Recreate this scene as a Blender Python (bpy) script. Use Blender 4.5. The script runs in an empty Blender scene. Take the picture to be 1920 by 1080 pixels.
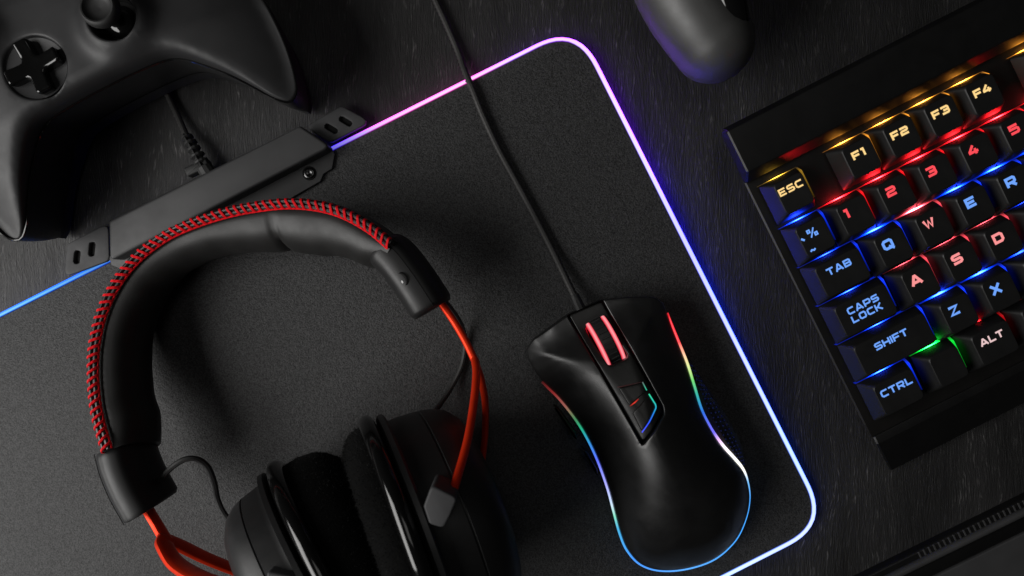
import bpy, bmesh, math, random
import numpy as np
from mathutils import Vector, Matrix
from mathutils.geometry import delaunay_2d_cdt
random.seed(7); RNG = np.random.default_rng(7)
SC = bpy.context.scene
COL = SC.collection
MM = 0.001
# ------------------------------------------------------------------ camera
H = 300.0            # camera height above the desk, mm
F = 1230.0           # focal length in photo pixels (photo is 1920 wide)
cam_d = bpy.data.cameras.new('camera'); cam = bpy.data.objects.new('camera', cam_d); COL.objects.link(cam)
cam.location = (0, 0, H*MM); cam.rotation_euler = (0, 0, 0)
cam_d.sensor_width = 36.0; cam_d.lens = 36.0*F/1920.0
cam_d.clip_start = 0.01; cam_d.clip_end = 20
cam_d.dof.use_dof = True; cam_d.dof.focus_distance = 0.272; cam_d.dof.aperture_fstop = 11
SC.camera = cam
# ------------------------------------------------------------------ world, lights, exposure
w = bpy.data.worlds.new('World'); SC.world = w; w.use_nodes = True
bg = w.node_tree.nodes['Background']; bg.inputs[0].default_value = (1, 1, 1, 1); bg.inputs[1].default_value = 0.012
def area(name, loc, target, sx, sy, power, col=(1, 1, 1)):
    l = bpy.data.lights.new(name, 'AREA'); l.shape = 'RECTANGLE'; l.size = sx; l.size_y = sy; l.energy = power; l.color = col
    o = bpy.data.objects.new(name, l); COL.objects.link(o); o.location = loc
    d = Vector(target)-Vector(loc); o.rotation_euler = d.to_track_quat('-Z', 'Y').to_euler(); return o
area('window_light', (-0.61, -0.19, 0.44), (-0.02, 0.0, 0.0), 0.66, 0.46, 5.6, (1.0, 0.985, 0.965))
area('room_light', (0.05, 0.30, 1.3), (0.05, 0.05, 0.0), 0.5, 0.5, 0.7, (1.0, 0.98, 0.95))
SC.view_settings.view_transform = 'Standard'; SC.view_settings.look = 'None'
SC.view_settings.exposure = 0; SC.view_settings.gamma = 1
SC.render.engine = 'CYCLES'
SC.cycles.use_denoising = True; SC.cycles.max_bounces = 6; SC.cycles.sample_clamp_indirect = 4
# ------------------------------------------------------------------ materials
def nodes(name):
    m = bpy.data.materials.new(name); m.use_nodes = True
    nt = m.node_tree; return m, nt, nt.nodes['Principled BSDF']
def coords(nt, scale=(1, 1, 1), loc=(0, 0, 0)):
    tc = nt.nodes.new('ShaderNodeTexCoord'); mp = nt.nodes.new('ShaderNodeMapping')
    mp.inputs['Scale'].default_value = scale; mp.inputs['Location'].default_value = loc
    nt.links.new(tc.outputs['Object'], mp.inputs['Vector']); return mp.outputs[0]
def noise(nt, vec, scale, detail=3, rough=0.55):
    n = nt.nodes.new('ShaderNodeTexNoise'); n.inputs['Scale'].default_value = scale
    n.inputs['Detail'].default_value = detail; n.inputs['Roughness'].default_value = rough
    nt.links.new(vec, n.inputs['Vector']); return n.outputs[0]
def ramp(nt, fac, p0, c0, p1, c1):
    r = nt.nodes.new('ShaderNodeValToRGB'); e = r.color_ramp.elements
    e[0].position = p0; e[1].position = p1
    g = lambda c: (c, c, c, 1) if not hasattr(c, '__len__') else tuple(c)+(1,)
    e[0].color = g(c0); e[1].color = g(c1); nt.links.new(fac, r.inputs[0]); return r.outputs[0]
def bump(nt, height, bsdf, strength, dist):
    b = nt.nodes.new('ShaderNodeBump'); b.inputs['Strength'].default_value = strength; b.inputs['Distance'].default_value = dist
    nt.links.new(height, b.inputs['Height']); nt.links.new(b.outputs[0], bsdf.inputs['Normal']); return b
def plastic(name, col, rough, spec=0.5, grain=0.0, gscale=2500, metal=0.0, coat=0.0, smudge=0.06):
    m, nt, b = nodes(name)
    b.inputs['Metallic'].default_value = metal; b.inputs['Specular IOR Level'].default_value = spec
    b.inputs['Coat Weight'].default_value = coat
    v = coords(nt)
    c = tuple(col)
    n = noise(nt, v, 60, 4)
    nt.links.new(ramp(nt, n, 0.3, tuple(x*0.85 for x in c), 0.7, tuple(x*1.15 for x in c)), b.inputs['Base Color'])
    n2 = noise(nt, v, 110, 5, 0.65)
    nt.links.new(ramp(nt, n2, 0.3, max(0.03, rough-smudge), 0.7, min(1, rough+smudge)), b.inputs['Roughness'])
    if grain > 0: bump(nt, noise(nt, v, gscale, 2), b, grain, 0.0002)
    return m
def emit(name, col, strength):
    m, nt, b = nodes(name); b.inputs['Base Color'].default_value = (0.02, 0.02, 0.02, 1)
    b.inputs['Emission Color'].default_value = (*col, 1); b.inputs['Emission Strength'].default_value = strength; return m
def emit_attr(name, strength):
    m, nt, b = nodes(name); b.inputs['Base Color'].default_value = (0.03, 0.03, 0.03, 1); b.inputs['Roughness'].default_value = 0.4
    a = nt.nodes.new('ShaderNodeAttribute'); a.attribute_name = 'glow'
    nt.links.new(a.outputs['Color'], b.inputs['Emission Color']); b.inputs['Emission Strength'].default_value = strength; return m
M = {}
# desk: black stained wood, open grain running away from the viewer
m, nt, b = nodes('black_wood')
def wavy(scale):
    tc = nt.nodes.new('ShaderNodeTexCoord'); nz = nt.nodes.new('ShaderNodeTexNoise'); nz.inputs['Scale'].default_value = 28; nz.inputs['Detail'].default_value = 2
    nt.links.new(tc.outputs['Object'], nz.inputs['Vector'])
    ma = nt.nodes.new('ShaderNodeVectorMath'); ma.operation = 'MULTIPLY_ADD'; ma.inputs[1].default_value = (0.010, 0.0, 0.0); nt.links.new(nz.outputs['Color'], ma.inputs[0]); nt.links.new(tc.outputs['Object'], ma.inputs[2])
    mp = nt.nodes.new('ShaderNodeMapping'); mp.inputs['Scale'].default_value = scale; nt.links.new(ma.outputs[0], mp.inputs['Vector']); return mp.outputs[0]
v1 = wavy((1500, 150, 1500)); v2 = wavy((320, 24, 320)); v3 = coords(nt, (40, 9, 40)); v4 = coords(nt, (2000, 130, 2000))
g1 = noise(nt, v1, 1.0, 4, 0.6); g2 = noise(nt, v2, 1.0, 5, 0.65); g3 = noise(nt, v3, 1.0, 3); g4 = noise(nt, v4, 1.0, 2)
def math_(nt, op, a, c):
    n = nt.nodes.new('ShaderNodeMath'); n.operation = op
    for i, x in enumerate((a, c)):
        if hasattr(x, 'links'): nt.links.new(x, n.inputs[i])
        else: n.inputs[i].default_value = x
    return n.outputs[0]
hgt = math_(nt, 'ADD', math_(nt, 'MULTIPLY', g1, 0.6), math_(nt, 'ADD', math_(nt, 'MULTIPLY', g2, 0.5), math_(nt, 'MULTIPLY', g4, 0.35)))
fleck = math_(nt, 'MULTIPLY', ramp(nt, g1, 0.55, 0.0, 0.72, 1.0), math_(nt, 'MULTIPLY', ramp(nt, g2, 0.46, 0.0, 0.66, 1.0), ramp(nt, g3, 0.40, 0.25, 0.62, 1.0)))
mix = nt.nodes.new('ShaderNodeMix'); mix.data_type = 'RGBA'
nt.links.new(fleck, mix.inputs[0]); nt.links.new(ramp(nt, g3, 0.3, (0.012, 0.0118, 0.0118), 0.7, (0.031, 0.0303, 0.0303)), mix.inputs[6])
mix.inputs[7].default_value = (0.30, 0.29, 0.285, 1); nt.links.new(mix.outputs[2], b.inputs['Base Color'])
nt.links.new(ramp(nt, g2, 0.3, 0.42, 0.7, 0.62), b.inputs['Roughness']); b.inputs['Specular IOR Level'].default_value = 0.4
bump(nt, hgt, b, 0.9, 0.0006); M['wood'] = m
# woven mouse mat cloth
m, nt, b = nodes('mat_cloth')
v = coords(nt); n1 = noise(nt, v, 1500, 2, 0.7); n2 = noise(nt, v, 500, 4, 0.7)
nt.links.new(ramp(nt, math_(nt, 'ADD', math_(nt, 'MULTIPLY', n1, 0.8), math_(nt, 'MULTIPLY', n2, 0.2)), 0.34, (0.012, 0.012, 0.0122), 0.66, (0.078, 0.078, 0.079)), b.inputs['Base Color'])
b.inputs['Roughness'].default_value = 0.62; b.inputs['Specular IOR Level'].default_value = 0.35
bump(nt, math_(nt, 'ADD', n1, n2), b, 0.7, 0.0005); M['cloth'] = m
M['bracket'] = plastic('soft_black_plastic', (0.034, 0.034, 0.035), 0.5, 0.45, 0.12, 3000)
M['tab'] = plastic('grey_rubber', (0.046, 0.046, 0.048), 0.6, 0.4, 0.1, 3000)
M['dark'] = plastic('deep_black_plastic', (0.006, 0.006, 0.006), 0.5, 0.35)
M['void'] = plastic('black_recess', (0.002, 0.002, 0.002), 0.7, 0.2)
M['rubber'] = plastic('cable_rubber', (0.02, 0.02, 0.02), 0.55, 0.4)
M['braid'] = plastic('braided_sleeve', (0.036, 0.035, 0.034), 0.55, 0.4)
M['steel'] = plastic('dark_steel', (0.09, 0.09, 0.09), 0.22, 0.5, metal=1.0)
M['leather'] = plastic('soft_leatherette', (0.016, 0.0157, 0.0153), 0.46, 0.42, 0.12, 1500)
M['cord'] = plastic('piping_leather', (0.014, 0.0125, 0.012), 0.34, 0.6, 0.1, 2500)
M['thread'] = plastic('red_thread', (0.9, 0.008, 0.016), 0.5, 0.3, 0.2, 4000)
M['cap'] = plastic('matte_black_cap', (0.0125, 0.0125, 0.0128), 0.45, 0.45, 0.06, 3500)
M['red'] = plastic('red_painted_metal', (1.0, 0.045, 0.007), 0.42, 0.5, 0.10, 1800, metal=0.6)
M['velour'] = plastic('velour', (0.0045, 0.0045, 0.0045), 0.95, 0.03, 1.0, 1800)
b = M['velour'].node_tree.nodes['Principled BSDF']; b.inputs['Sheen Weight'].default_value = 0.012; b.inputs['Sheen Roughness'].default_value = 0.5
M['pile'] = plastic('velour_fibre', (0.016, 0.016, 0.016), 0.9, 0.1)
M['gloss'] = plastic('gloss_black', (0.004, 0.004, 0.004), 0.09, 0.6, smudge=0.03)
M['satin'] = plastic('satin_black', (0.013, 0.013, 0.0132), 0.46, 0.42, 0.05, 3500)
M['pad_shell'] = plastic('controller_plastic', (0.026, 0.026, 0.027), 0.47, 0.36, 0.06, 4000)
M['stick'] = plastic('stick_rubber', (0.016, 0.016, 0.016), 0.55, 0.4, 0.08, 3000)
M['grip2'] = plastic('satin_grip', (0.04, 0.04, 0.039), 0.5, 0.9, 0.15, 3000)
M['mouse'] = plastic('mouse_soft_touch', (0.008, 0.008, 0.008), 0.36, 0.85, 0.03, 4000)
M['panel'] = plastic('mouse_panel', (0.010, 0.010, 0.0095), 0.38, 0.4)
M['key'] = plastic('keycap_plastic', (0.0125, 0.0125, 0.0125), 0.45, 0.33, 0.06, 4500)
M['kb'] = plastic('keyboard_chassis', (0.006, 0.006, 0.006), 0.42, 0.4, 0.06, 3500)
M['plate'] = plastic('keyboard_plate', (0.011, 0.0105, 0.010), 0.42, 0.3, 0.05, 3500)
M['laptop'] = plastic('dark_grey_metal', (0.048, 0.048, 0.049), 0.5, 0.4, 0.05, 4000)
M['strip'] = emit_attr('edge_light', 1.0)
M['keyglow'] = emit_attr('key_glow_strip', 1.0)
# ------------------------------------------------------------------ object helpers
def P(px, py, z):
    k = (H-z)/F
    return np.array([(px-960)*k, -(py-540)*k, z])
def PL(pts): return np.array([P(*p) for p in pts])
def setprops(o, **k):
    for a, b_ in k.items():
        if b_ is not None: o[a] = b_
class Thing:
    def __init__(s, name, label, cat, loc, rot=(0, 0, 0), group=None):
        s.o = bpy.data.objects.new(name, None); COL.objects.link(s.o); s.o.empty_display_size = 0.02
        s.o.location = Vector(loc)*MM; s.o.rotation_euler = rot
        setprops(s.o, label=label, category=cat, group=group)
        s.mat = Matrix.Translation(Vector(loc)*MM) @ s.o.rotation_euler.to_matrix().to_4x4(); s.inv = s.mat.inverted()
def mesh(name, verts, faces, mat, smooth=35, glow=None):
    me = bpy.data.meshes.new(name)
    me.from_pydata([tuple(np.asarray(v, float)*MM) for v in verts], [], [tuple(int(i) for i in f) for f in faces])
    me.materials.append(mat)
    bm = bmesh.new(); bm.from_mesh(me); bmesh.ops.recalc_face_normals(bm, faces=bm.faces); bm.to_mesh(me); bm.free()
    if smooth:
        me.polygons.foreach_set('use_smooth', [True]*len(me.polygons)); me.set_sharp_from_angle(angle=math.radians(smooth))
    if glow is not None:
        a = me.color_attributes.new('glow', 'FLOAT_COLOR', 'POINT')
        a.data.foreach_set('color', np.c_[np.asarray(glow, float), np.ones(len(glow))].ravel())
    me.update(); return me
def link(name, me, parent=None, local=None, label=None, kind=None):
    """local: 4x4 placed in the parent's frame"""
    o = bpy.data.objects.new(name, me); COL.objects.link(o)
    if parent is not None: o.parent = parent
    if local is not None: o.matrix_local = local
    setprops(o, label=label, kind=kind); return o
def part(T, name, vf, mat, world=True, parent=None, smooth=35, glow=None, label=None, kind=None):
    me = mesh(name, vf[0], vf[1], mat, smooth, glow)
    if world: me.transform(T.inv)
    return link(name, me, parent or T.o, None, label, kind)
def join(*vfs):
    V = []; Fs = []
    for v, f in vfs:
        n = len(V); V += [tuple(x) for x in v]; Fs += [tuple(i+n for i in q) for q in f]
    return V, Fs
def catmull(p, n=8, closed=False):
    p = np.asarray(p, float); N = len(p); out = []
    rng = range(N if closed else N-1)
    for i in rng:
        if closed: a, b_, c, d = p[(i-1) % N], p[i], p[(i+1) % N], p[(i+2) % N]
        else:
            b_, c = p[i], p[i+1]; a = p[i-1] if i > 0 else 2*b_-c; d = p[i+2] if i+2 < N else 2*c-b_
        for k in range(n):
            t = k/n
            out.append(0.5*((2*b_)+(-a+c)*t+(2*a-5*b_+4*c-d)*t*t+(-a+3*b_-3*c+d)*t**3))
    if not closed: out.append(p[-1])
    return np.array(out)
def resample(p, step, closed=False):
    p = np.asarray(p, float)
    q = np.vstack([p, p[:1]]) if closed else p
    L = np.r_[0, np.cumsum(np.linalg.norm(np.diff(q, axis=0), axis=1))]
    n = max(3, int(round(L[-1]/step)))
    s = np.linspace(0, L[-1], n+1)
    if closed: s = s[:-1]
    return np.array([[np.interp(x, L, q[:, k]) for k in range(q.shape[1])] for x in s])
def frames(path, up=(0, 0, 1)):
    path = np.asarray(path, float); T = np.gradient(path, axis=0); T /= np.linalg.norm(T, axis=1)[:, None]+1e-12
    up = np.array(up, float); S = np.cross(T, up); S /= np.linalg.norm(S, axis=1)[:, None]+1e-12
    return T, S, np.cross(S, T)
def sweep(path, prof, closed_prof=True, caps=True, scale=None, up=(0, 0, 1)):
    """prof (K,2): side, up offsets; or callable(i)->prof"""
    T, S, U = frames(path, up); V = []; Fs = []; K = None
    for i, p in enumerate(path):
        pr = np.asarray(prof(i) if callable(prof) else prof, float)
        if scale is not None: pr = pr*scale[i]
        K = len(pr); V += [p+S[i]*a+U[i]*c for a, c in pr]
    n = len(path)
    for i in range(n-1):
        for k in range(K if closed_prof else K-1):
            k2 = (k+1) % K; Fs.append((i*K+k, i*K+k2, (i+1)*K+k2, (i+1)*K+k))
    if caps and closed_prof: Fs += [tuple(range(K))[::-1], tuple((n-1)*K+k for k in range(K))]
    return V, Fs
def circ(r, n=12, ry=None, pw=1.0, ph=0.0):
    t = np.arange(n)*2*math.pi/n+ph; c, s = np.cos(t), np.sin(t)
    return np.c_[r*np.sign(c)*np.abs(c)**pw, (ry or r)*np.sign(s)*np.abs(s)**pw]
def braid(path, r, n=10, step=0.9):
    p = resample(path, step); base = circ(r, n); V, Fs = [], []
    def pf(i): return base*(1+0.15*np.where((np.arange(n)+i//1) % 2 == 0, 1, -1))[:, None]
    return sweep(p, pf)
def loft(rings, closed=True, cap0=True, cap1=True):
    V = []; Fs = []; K = len(rings[0])
    for r in rings: V += [tuple(x) for x in r]
    for i in range(len(rings)-1):
        for k in range(K if closed else K-1):
            k2 = (k+1) % K; Fs.append((i*K+k, i*K+k2, (i+1)*K+k2, (i+1)*K+k))
    if cap0: Fs.append(tuple(range(K))[::-1])
    if cap1: Fs.append(tuple((len(rings)-1)*K+k for k in range(K)))
    return V, Fs
def area2(p): x, y = p[:, 0], p[:, 1]; return 0.5*np.sum(x*np.roll(y, -1)-np.roll(x, -1)*y)
def ccw(p): p = np.asarray(p, float); return p if area2(p) > 0 else p[::-1].copy()
def inset(p, d):
    """offset a ccw polygon inwards by d (mitre)"""
    a = np.roll(p, 1, 0); c = np.roll(p, -1, 0)
    e1 = p-a; e2 = c-p
    e1 /= np.linalg.norm(e1, axis=1)[:, None]+1e-12; e2 /= np.linalg.norm(e2, axis=1)[:, None]+1e-12
    n1 = np.c_[-e1[:, 1], e1[:, 0]]; n2 = np.c_[-e2[:, 1], e2[:, 0]]
    m_ = n1+n2; den = np.maximum(0.35, (1+np.sum(n1*n2, axis=1)))[:, None]
    return p+m_*d/den
def round_poly(pts, r, n=5):
    pts = np.asarray(pts, float); out = []; N = len(pts)
    for i in range(N):
        rr = r[i] if hasattr(r, '__len__') else r
        a, b_, c = pts[i-1], pts[i], pts[(i+1) % N]
        d1 = (a-b_); l1 = np.linalg.norm(d1); d2 = (c-b_); l2 = np.linalg.norm(d2); d1 /= l1; d2 /= l2
        if rr <= 0: out.append(b_); continue
        ang = math.acos(max(-1, min(1, float(d1@d2)))); t = min(rr/math.tan(ang/2), 0.48*l1, 0.48*l2)
        s, e = b_+d1*t, b_+d2*t
        for k in range(n+1):
            u = k/n; out.append((1-u)**2*s+2*u*(1-u)*b_+u*u*e)
    return np.array(out)
def prism(poly, z0, z1, bev=0.5, seg=3, zf=None, capb=True):
    """solid with a rounded top edge; zf(xy)->extra height"""
    p = ccw(poly); rings = []
    add = (lambda q: zf(q)) if zf else (lambda q: np.zeros(len(q)))
    rings.append(np.c_[p, np.full(len(p), z0)])
    for k in range(seg+1):
        a = k/seg*math.pi/2; q = inset(p, bev*(1-math.cos(a))) if k else p
        rings.append(np.c_[q, z1-bev+bev*math.sin(a)+add(q)])
    return loft(rings, cap0=capb)
def box(c, sx, sy, sz, rot=0, bev=0.3):
    a = np.array([[-sx, -sy], [sx, -sy], [sx, sy], [-sx, sy]])/2; R = np.array([[math.cos(rot), -math.sin(rot)], [math.sin(rot), math.cos(rot)]])
    return prism(round_poly(a@R.T+np.array(c[:2]), bev, 3), c[2], c[2]+sz, bev)
def pdist(pts, poly, z=None):
    a = poly[:, :2]; b_ = np.roll(a, -1, 0); d = b_-a; L = np.sum(d*d, axis=1)+1e-12
    out = np.empty(len(pts)); zz = np.empty(len(pts))
    for s in range(0, len(pts), 2000):
        q = pts[s:s+2000]
        t = np.clip(((q[:, None]-a)*d).sum(2)/L, 0, 1); pr = a+t[..., None]*d; D = np.linalg.norm(q[:, None]-pr, axis=2)
        j = D.argmin(1); out[s:s+2000] = D[np.arange(len(q)), j]
        if z is not None:
            tj = t[np.arange(len(q)), j]; wgt = 1/(D+1.3)**3; zs = z+(np.roll(z, -1)-z)*t
            zz[s:s+2000] = (wgt*zs).sum(1)/wgt.sum(1)
    return (out, zz) if z is not None else out
def inside(pts, poly):
    x, y = pts[:, 0], pts[:, 1]; r = np.zeros(len(pts), bool); a = poly; b_ = np.roll(poly, -1, 0)
    for (x1, y1), (x2, y2) in zip(a[:, :2], b_[:, :2]):
        c = ((y1 > y) != (y2 > y)) & (x < (x2-x1)*(y-y1)/((y2-y1) if abs(y2-y1) > 1e-12 else 1e-12)+x1); r ^= c
    return r
def dome(outline, zf, er, skirt, sp=1.2, holes=(), flip=False, hole_skirt=3):
    """a curved sheet over an outline, its edge rounded by er and turned down; skirt: z function/number of the lower rim"""
    loops = [ccw(resample(np.asarray(outline)[:, :2], sp, True))]+[ccw(resample(np.asarray(h)[:, :2], sp*0.7, True)) for h in holes]
    def dist(q): return np.min([pdist(q, l) for l in loops], axis=0)
    def ins(q):
        r = inside(q, loops[0])
        for h in loops[1:]: r &= ~inside(q, h)
        return r
    pts = []; edges = []; n = 0
    for l in loops:
        edges += [(n+i, n+(i+1) % len(l)) for i in range(len(l))]; pts.append(l); n += len(l)
    ds = [er*x for x in (0.1, 0.35, 0.65, 1.0)] if er > 0 else []
    extra = []
    for d in ds:
        for j, l in enumerate(loops):
            q = inset(l, d if j == 0 else -d); q = q[ins(q)]
            if len(q): q = q[dist(q) > d*0.93]; extra.append(q)
    lo, hi = loops[0].min(0), loops[0].max(0)
    gx, gy = np.meshgrid(np.arange(lo[0], hi[0], sp), np.arange(lo[1], hi[1], sp)); gx = gx+(np.arange(gx.shape[0]) % 2)[:, None]*sp/2
    g = np.c_[gx.ravel(), gy.ravel()]; g = g[ins(g)]; g = g[dist(g) > er+sp*0.45]; extra.append(g)
    allp = np.vstack(pts+extra)
    r = delaunay_2d_cdt([Vector((float(a), float(b_))) for a, b_ in allp], edges, [], 0, 1e-5)
    V2 = np.array([(v.x, v.y) for v in r[0]]); tri = np.array([f for f in r[2] if len(f) == 3])
    cen = V2[tri].mean(1); tri = tri[ins(cen)]
    d = dist(V2); dd = np.clip(d, 0, er) if er > 0 else d*0
    drop = er-np.sqrt(np.maximum(0, er*er-(er-dd)**2)) if er > 0 else 0*d
    z = np.asarray(zf(V2))-(-drop if flip else drop)
    V = [tuple(x) for x in np.c_[V2, z]]; Fs = [tuple(t) for t in tri]
    cnt = {}
    for t in Fs:
        for a, b_ in ((t[0], t[1]), (t[1], t[2]), (t[2], t[0])): cnt[(a, b_)] = cnt.get((a, b_), 0)+1
    be = [e for e in cnt if (e[1], e[0]) not in cnt]
    low = {}
    for a, b_ in be:
        for i in (a, b_):
            if i not in low:
                low[i] = len(V); x, y, zz = V[i]
                on0 = pdist(np.array([[x, y]]), loops[0])[0] < 1e-3
                zl = (float(np.ravel(skirt(np.array([[x, y]])))[0]) if callable(skirt) else skirt) if on0 else zz-hole_skirt
                V.append((x, y, zl))
        Fs.append((a, b_, low[b_], low[a]))
    return V, Fs
def lathe(prof, C, axis, ref, n=48, sx=1.0, closed=False):
    """prof (K,2): along axis, radius; ref: in-plane direction scaled by sx"""
    C = np.array(C, float); a = np.array(axis, float); a /= np.linalg.norm(a); e1 = np.array(ref, float); e1 -= a*(e1@a); e1 /= np.linalg.norm(e1); e2 = np.cross(a, e1)
    K = len(prof); V = []; Fs = []
    for i in range(n):
        t = 2*math.pi*i/n
        for x, r in prof: V.append(C+a*x+(e1*math.cos(t)*sx+e2*math.sin(t))*r)
    for i in range(n):
        j = (i+1) % n
        for k in range(K if closed else K-1):
            k2 = (k+1) % K; Fs.append((i*K+k, i*K+k2, j*K+k2, j*K+k))
    return V, Fs
ANG = math.radians(27.0)
U2 = np.array([math.cos(ANG), math.sin(ANG)]); V2D = np.array([math.sin(ANG), -math.cos(ANG)])
# ================================================================== DESK
dv = [(-900, -900, -30), (900, -900, -30), (900, 900, -30), (-900, 900, -30), (-900, -900, 0), (900, -900, 0), (900, 900, 0), (-900, 900, 0)]
desk = link('desk', mesh('desk', dv, [(3, 2, 1, 0), (4, 5, 6, 7), (0, 1, 5, 4), (1, 2, 6, 5), (2, 3, 7, 6), (3, 0, 4, 7)], M['wood'], 0)); desk['kind'] = 'structure'
# ================================================================== MOUSE MAT
ZP = 3.6
TR = P(1083, 43, ZP)[:2]; BR = P(1557, 984.5, ZP)[:2]
du = (P(625, 272, ZP)-P(1000, 84, ZP))[:2]; du /= np.linalg.norm(du)
du2 = (P(1380, 1075, ZP)-P(1492, 1018, ZP))[:2]; du2 /= np.linalg.norm(du2)
TL = TR+du*356; BL = BR+du2*356
mat = Thing('mouse_mat', 'large black cloth mouse mat with a glowing coloured edge under the headset and mouse', 'mouse mat', (*(TR+TL+BR+BL)/4, 0))
mat_out = round_poly([TL, TR, BR, BL][::-1], 21, 12)
mat_out = ccw(mat_out)
part(mat, 'mat_base', prism(inset(mat_out, 1.2), 0.05, 1.6, 0.2), M['dark'])
part(mat, 'cloth_top', prism(inset(mat_out, 2.0), 1.62, ZP-0.1, 0.35), M['cloth'])
def lerpkeys(x, keys):
    xs = [k[0] for k in keys]; return np.array([np.interp(x, xs, [k[1][c] for k in keys]) for c in range(3)])
def srgb(c):
    c = np.asarray(c, float)/255; return np.where(c <= 0.04045, c/12.92, ((c+0.055)/1.055)**2.4)
loop = resample(inset(mat_out, 1.05), 3.0, True)
def side_pos(p):
    """0..1 along top edge (left to right), 1..2 down the right edge, 2..3 back along the bottom, 3..4 up the left edge"""
    segs = [(TL, TR), (TR, BR), (BR, BL), (BL, TL)]; best = None
    for i, (a, c) in enumerate(segs):
        d = c-a; t = np.clip((p-a)@d/(d@d), 0, 1); D = np.linalg.norm(p-a-t*d)
        if best is None or D < best[0]: best = (D, i+t)
    return best[1]
def spx(px, py, i): return side_pos(P(px, py, ZP)[:2])
hot = [(0.0, (70, 190, 255)), (spx(0, 587, 0), (95, 200, 255)), (spx(60, 557, 0), (70, 190, 255)), (spx(200, 490, 0), (10, 130, 235)), (spx(625, 272, 0), (80, 70, 215)), (spx(665, 252, 0), (150, 125, 240)),
       (spx(700, 237, 0), (225, 165, 250)), (spx(780, 196, 0), (255, 175, 240)), (spx(885, 145, 0), (250, 165, 240)), (spx(960, 105, 0), (220, 180, 255)), (0.985, (222, 165, 255)), (1.03, (215, 165, 255)), (spx(1150, 180, 1), (215, 185, 255)),
       (spx(1220, 320, 1), (195, 185, 255)), (spx(1300, 478, 1), (160, 165, 255)), (spx(1400, 672, 1), (175, 195, 255)), (spx(1480, 830, 1), (165, 210, 255)), (1.97, (170, 205, 255)), (2.04, (185, 210, 255)), (2.12, (190, 225, 255)), (3.0, (120, 200, 255)), (4.0, (70, 190, 255))]
sat = [(0.0, (0, 90, 255)), (spx(200, 490, 0), (0, 70, 230)), (spx(625, 272, 0), (50, 30, 210)), (spx(720, 227, 0), (255, 60, 220)), (spx(885, 145, 0), (255, 50, 210)), (spx(960, 105, 0), (150, 60, 255)), (1.0, (150, 40, 255)), (spx(1180, 240, 1), (115, 40, 255)),
       (spx(1260, 400, 1), (50, 35, 255)), (spx(1350, 575, 1), (25, 55, 255)), (spx(1430, 730, 1), (15, 60, 255)), (spx(1500, 870, 1), (30, 95, 255)), (2.0, (30, 80, 255)), (2.2, (40, 120, 255)), (4.0, (0, 90, 255))]
# light strip: silicone profile; last column is which tone it shows
NL = len(loop); e = np.roll(loop, -1, 0)-np.roll(loop, 1, 0); e /= np.linalg.norm(e, axis=1)[:, None]; nrm = np.c_[e[:, 1], -e[:, 0]]   # outwards for ccw
prof = [(1.02, 1.7, 's'), (1.10, 2.6, 's'), (1.0, 3.25, 's'), (0.70, 3.62, 'h'), (0.0, 3.78, 'h'), (-0.62, 3.66, 'h'), (-0.92, 3.4, 's'), (-0.98, 2.6, 'n')]
V = []; G = []; Fs = []
for i, p in enumerate(loop):
    s = side_pos(p)
    ch = srgb(lerpkeys(s, hot)); cs = srgb(lerpkeys(s, sat))
    wd = 1.0 if s > 0.985 and s < 2.6 else 0.74
    out_pow = np.interp(s, [0, 0.85, 0.97, 1.05, 1.3, 1.5, 1.7, 1.9, 2, 4], [3, 5, 8, 17, 46, 36, 12, 6, 4, 3])
    for a, z, k in prof:
        V.append((*(p+nrm[i]*a*(wd if a < 1.0 else 1)), z))
        G.append((ch*0.85+0.38*np.interp(s, [0, .62, .8, 4], [.0, .1, 1, 1])) if k == 'h' else cs*(out_pow if a > 0.9 else 0.9) if k == 's' else cs*0.15)
K = len(prof)
for i in range(NL):
    j = (i+1) % NL
    for k in range(K-1): Fs.append((i*K+k, i*K+k+1, j*K+k+1, j*K+k))
part(mat, 'light_strip', (V, Fs), M['strip'], glow=G)
# control box on the mat's far edge
def poly_px(pts, z): return np.array([P(x, y, z)[:2] for x, y in pts])
bx_ = poly_px([(203, 414), (562, 235), (621, 274), (205, 491)], 12.5)
cb = part(mat, 'control_box', prism(round_poly(bx_, 2.2, 5), 4.0, 12.5, 1.2, 4), M['bracket'])
fl = poly_px([(203, 480), (208, 497), (240, 511), (258, 503), (300, 508), (520, 392), (552, 368), (601, 340), (607, 326), (623, 316), (628, 288), (612, 268)], 5.0)
part(mat, 'back_flap', prism(round_poly(fl, 0.7, 3), 3.0, 5.0, 0.4), M['bracket'])
for x, y in ((580, 325), (269, 481)):
    c = P(x, y, 5.2); sc = part(mat, 'screw', lathe([(0, 2.4), (0.5, 2.4), (0.7, 2.1), (0.7, 1.5), (0.2, 1.2), (0.0, 0.5), (0.9, 0.0)], c, (0, 0, 1), (1, 0, 0), 20), M['steel'])
    part(mat, 'screw_recess', lathe([(0.02, 3.2), (0.25, 2.9), (0.25, 2.45), (0.02, 2.4)], c-np.array([0, 0, .15]), (0, 0, 1), (1, 0, 0), 20), M['void'], parent=sc).matrix_parent_inverse = Matrix()
def tab(corners, rad, slots, ang):
    pl = round_poly(poly_px(corners, 5.4), rad, 6)
    t = part(mat, 'mounting_tab', dome(pl, lambda q: np.full(len(q), 5.4), 0.5, 3.4, 1.5, holes=slots, hole_skirt=1.6), M['tab'])
    for s in slots: part(mat, 'slot', prism(inset(ccw(s), -0.2), 3.55, 3.75, 0.05), M['void'], parent=t)
def slot(px, py, L, W, ang):
    c = P(px, py, 5.4)[:2]; d = np.array([math.cos(ang), math.sin(ang)])*(L/2-W*.3); n = np.array([-d[1], d[0]])/np.linalg.norm(d)*W/2
    return round_poly([c-d-n, c+d-n, c+d+n, c-d+n], W*0.38, 4)
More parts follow.
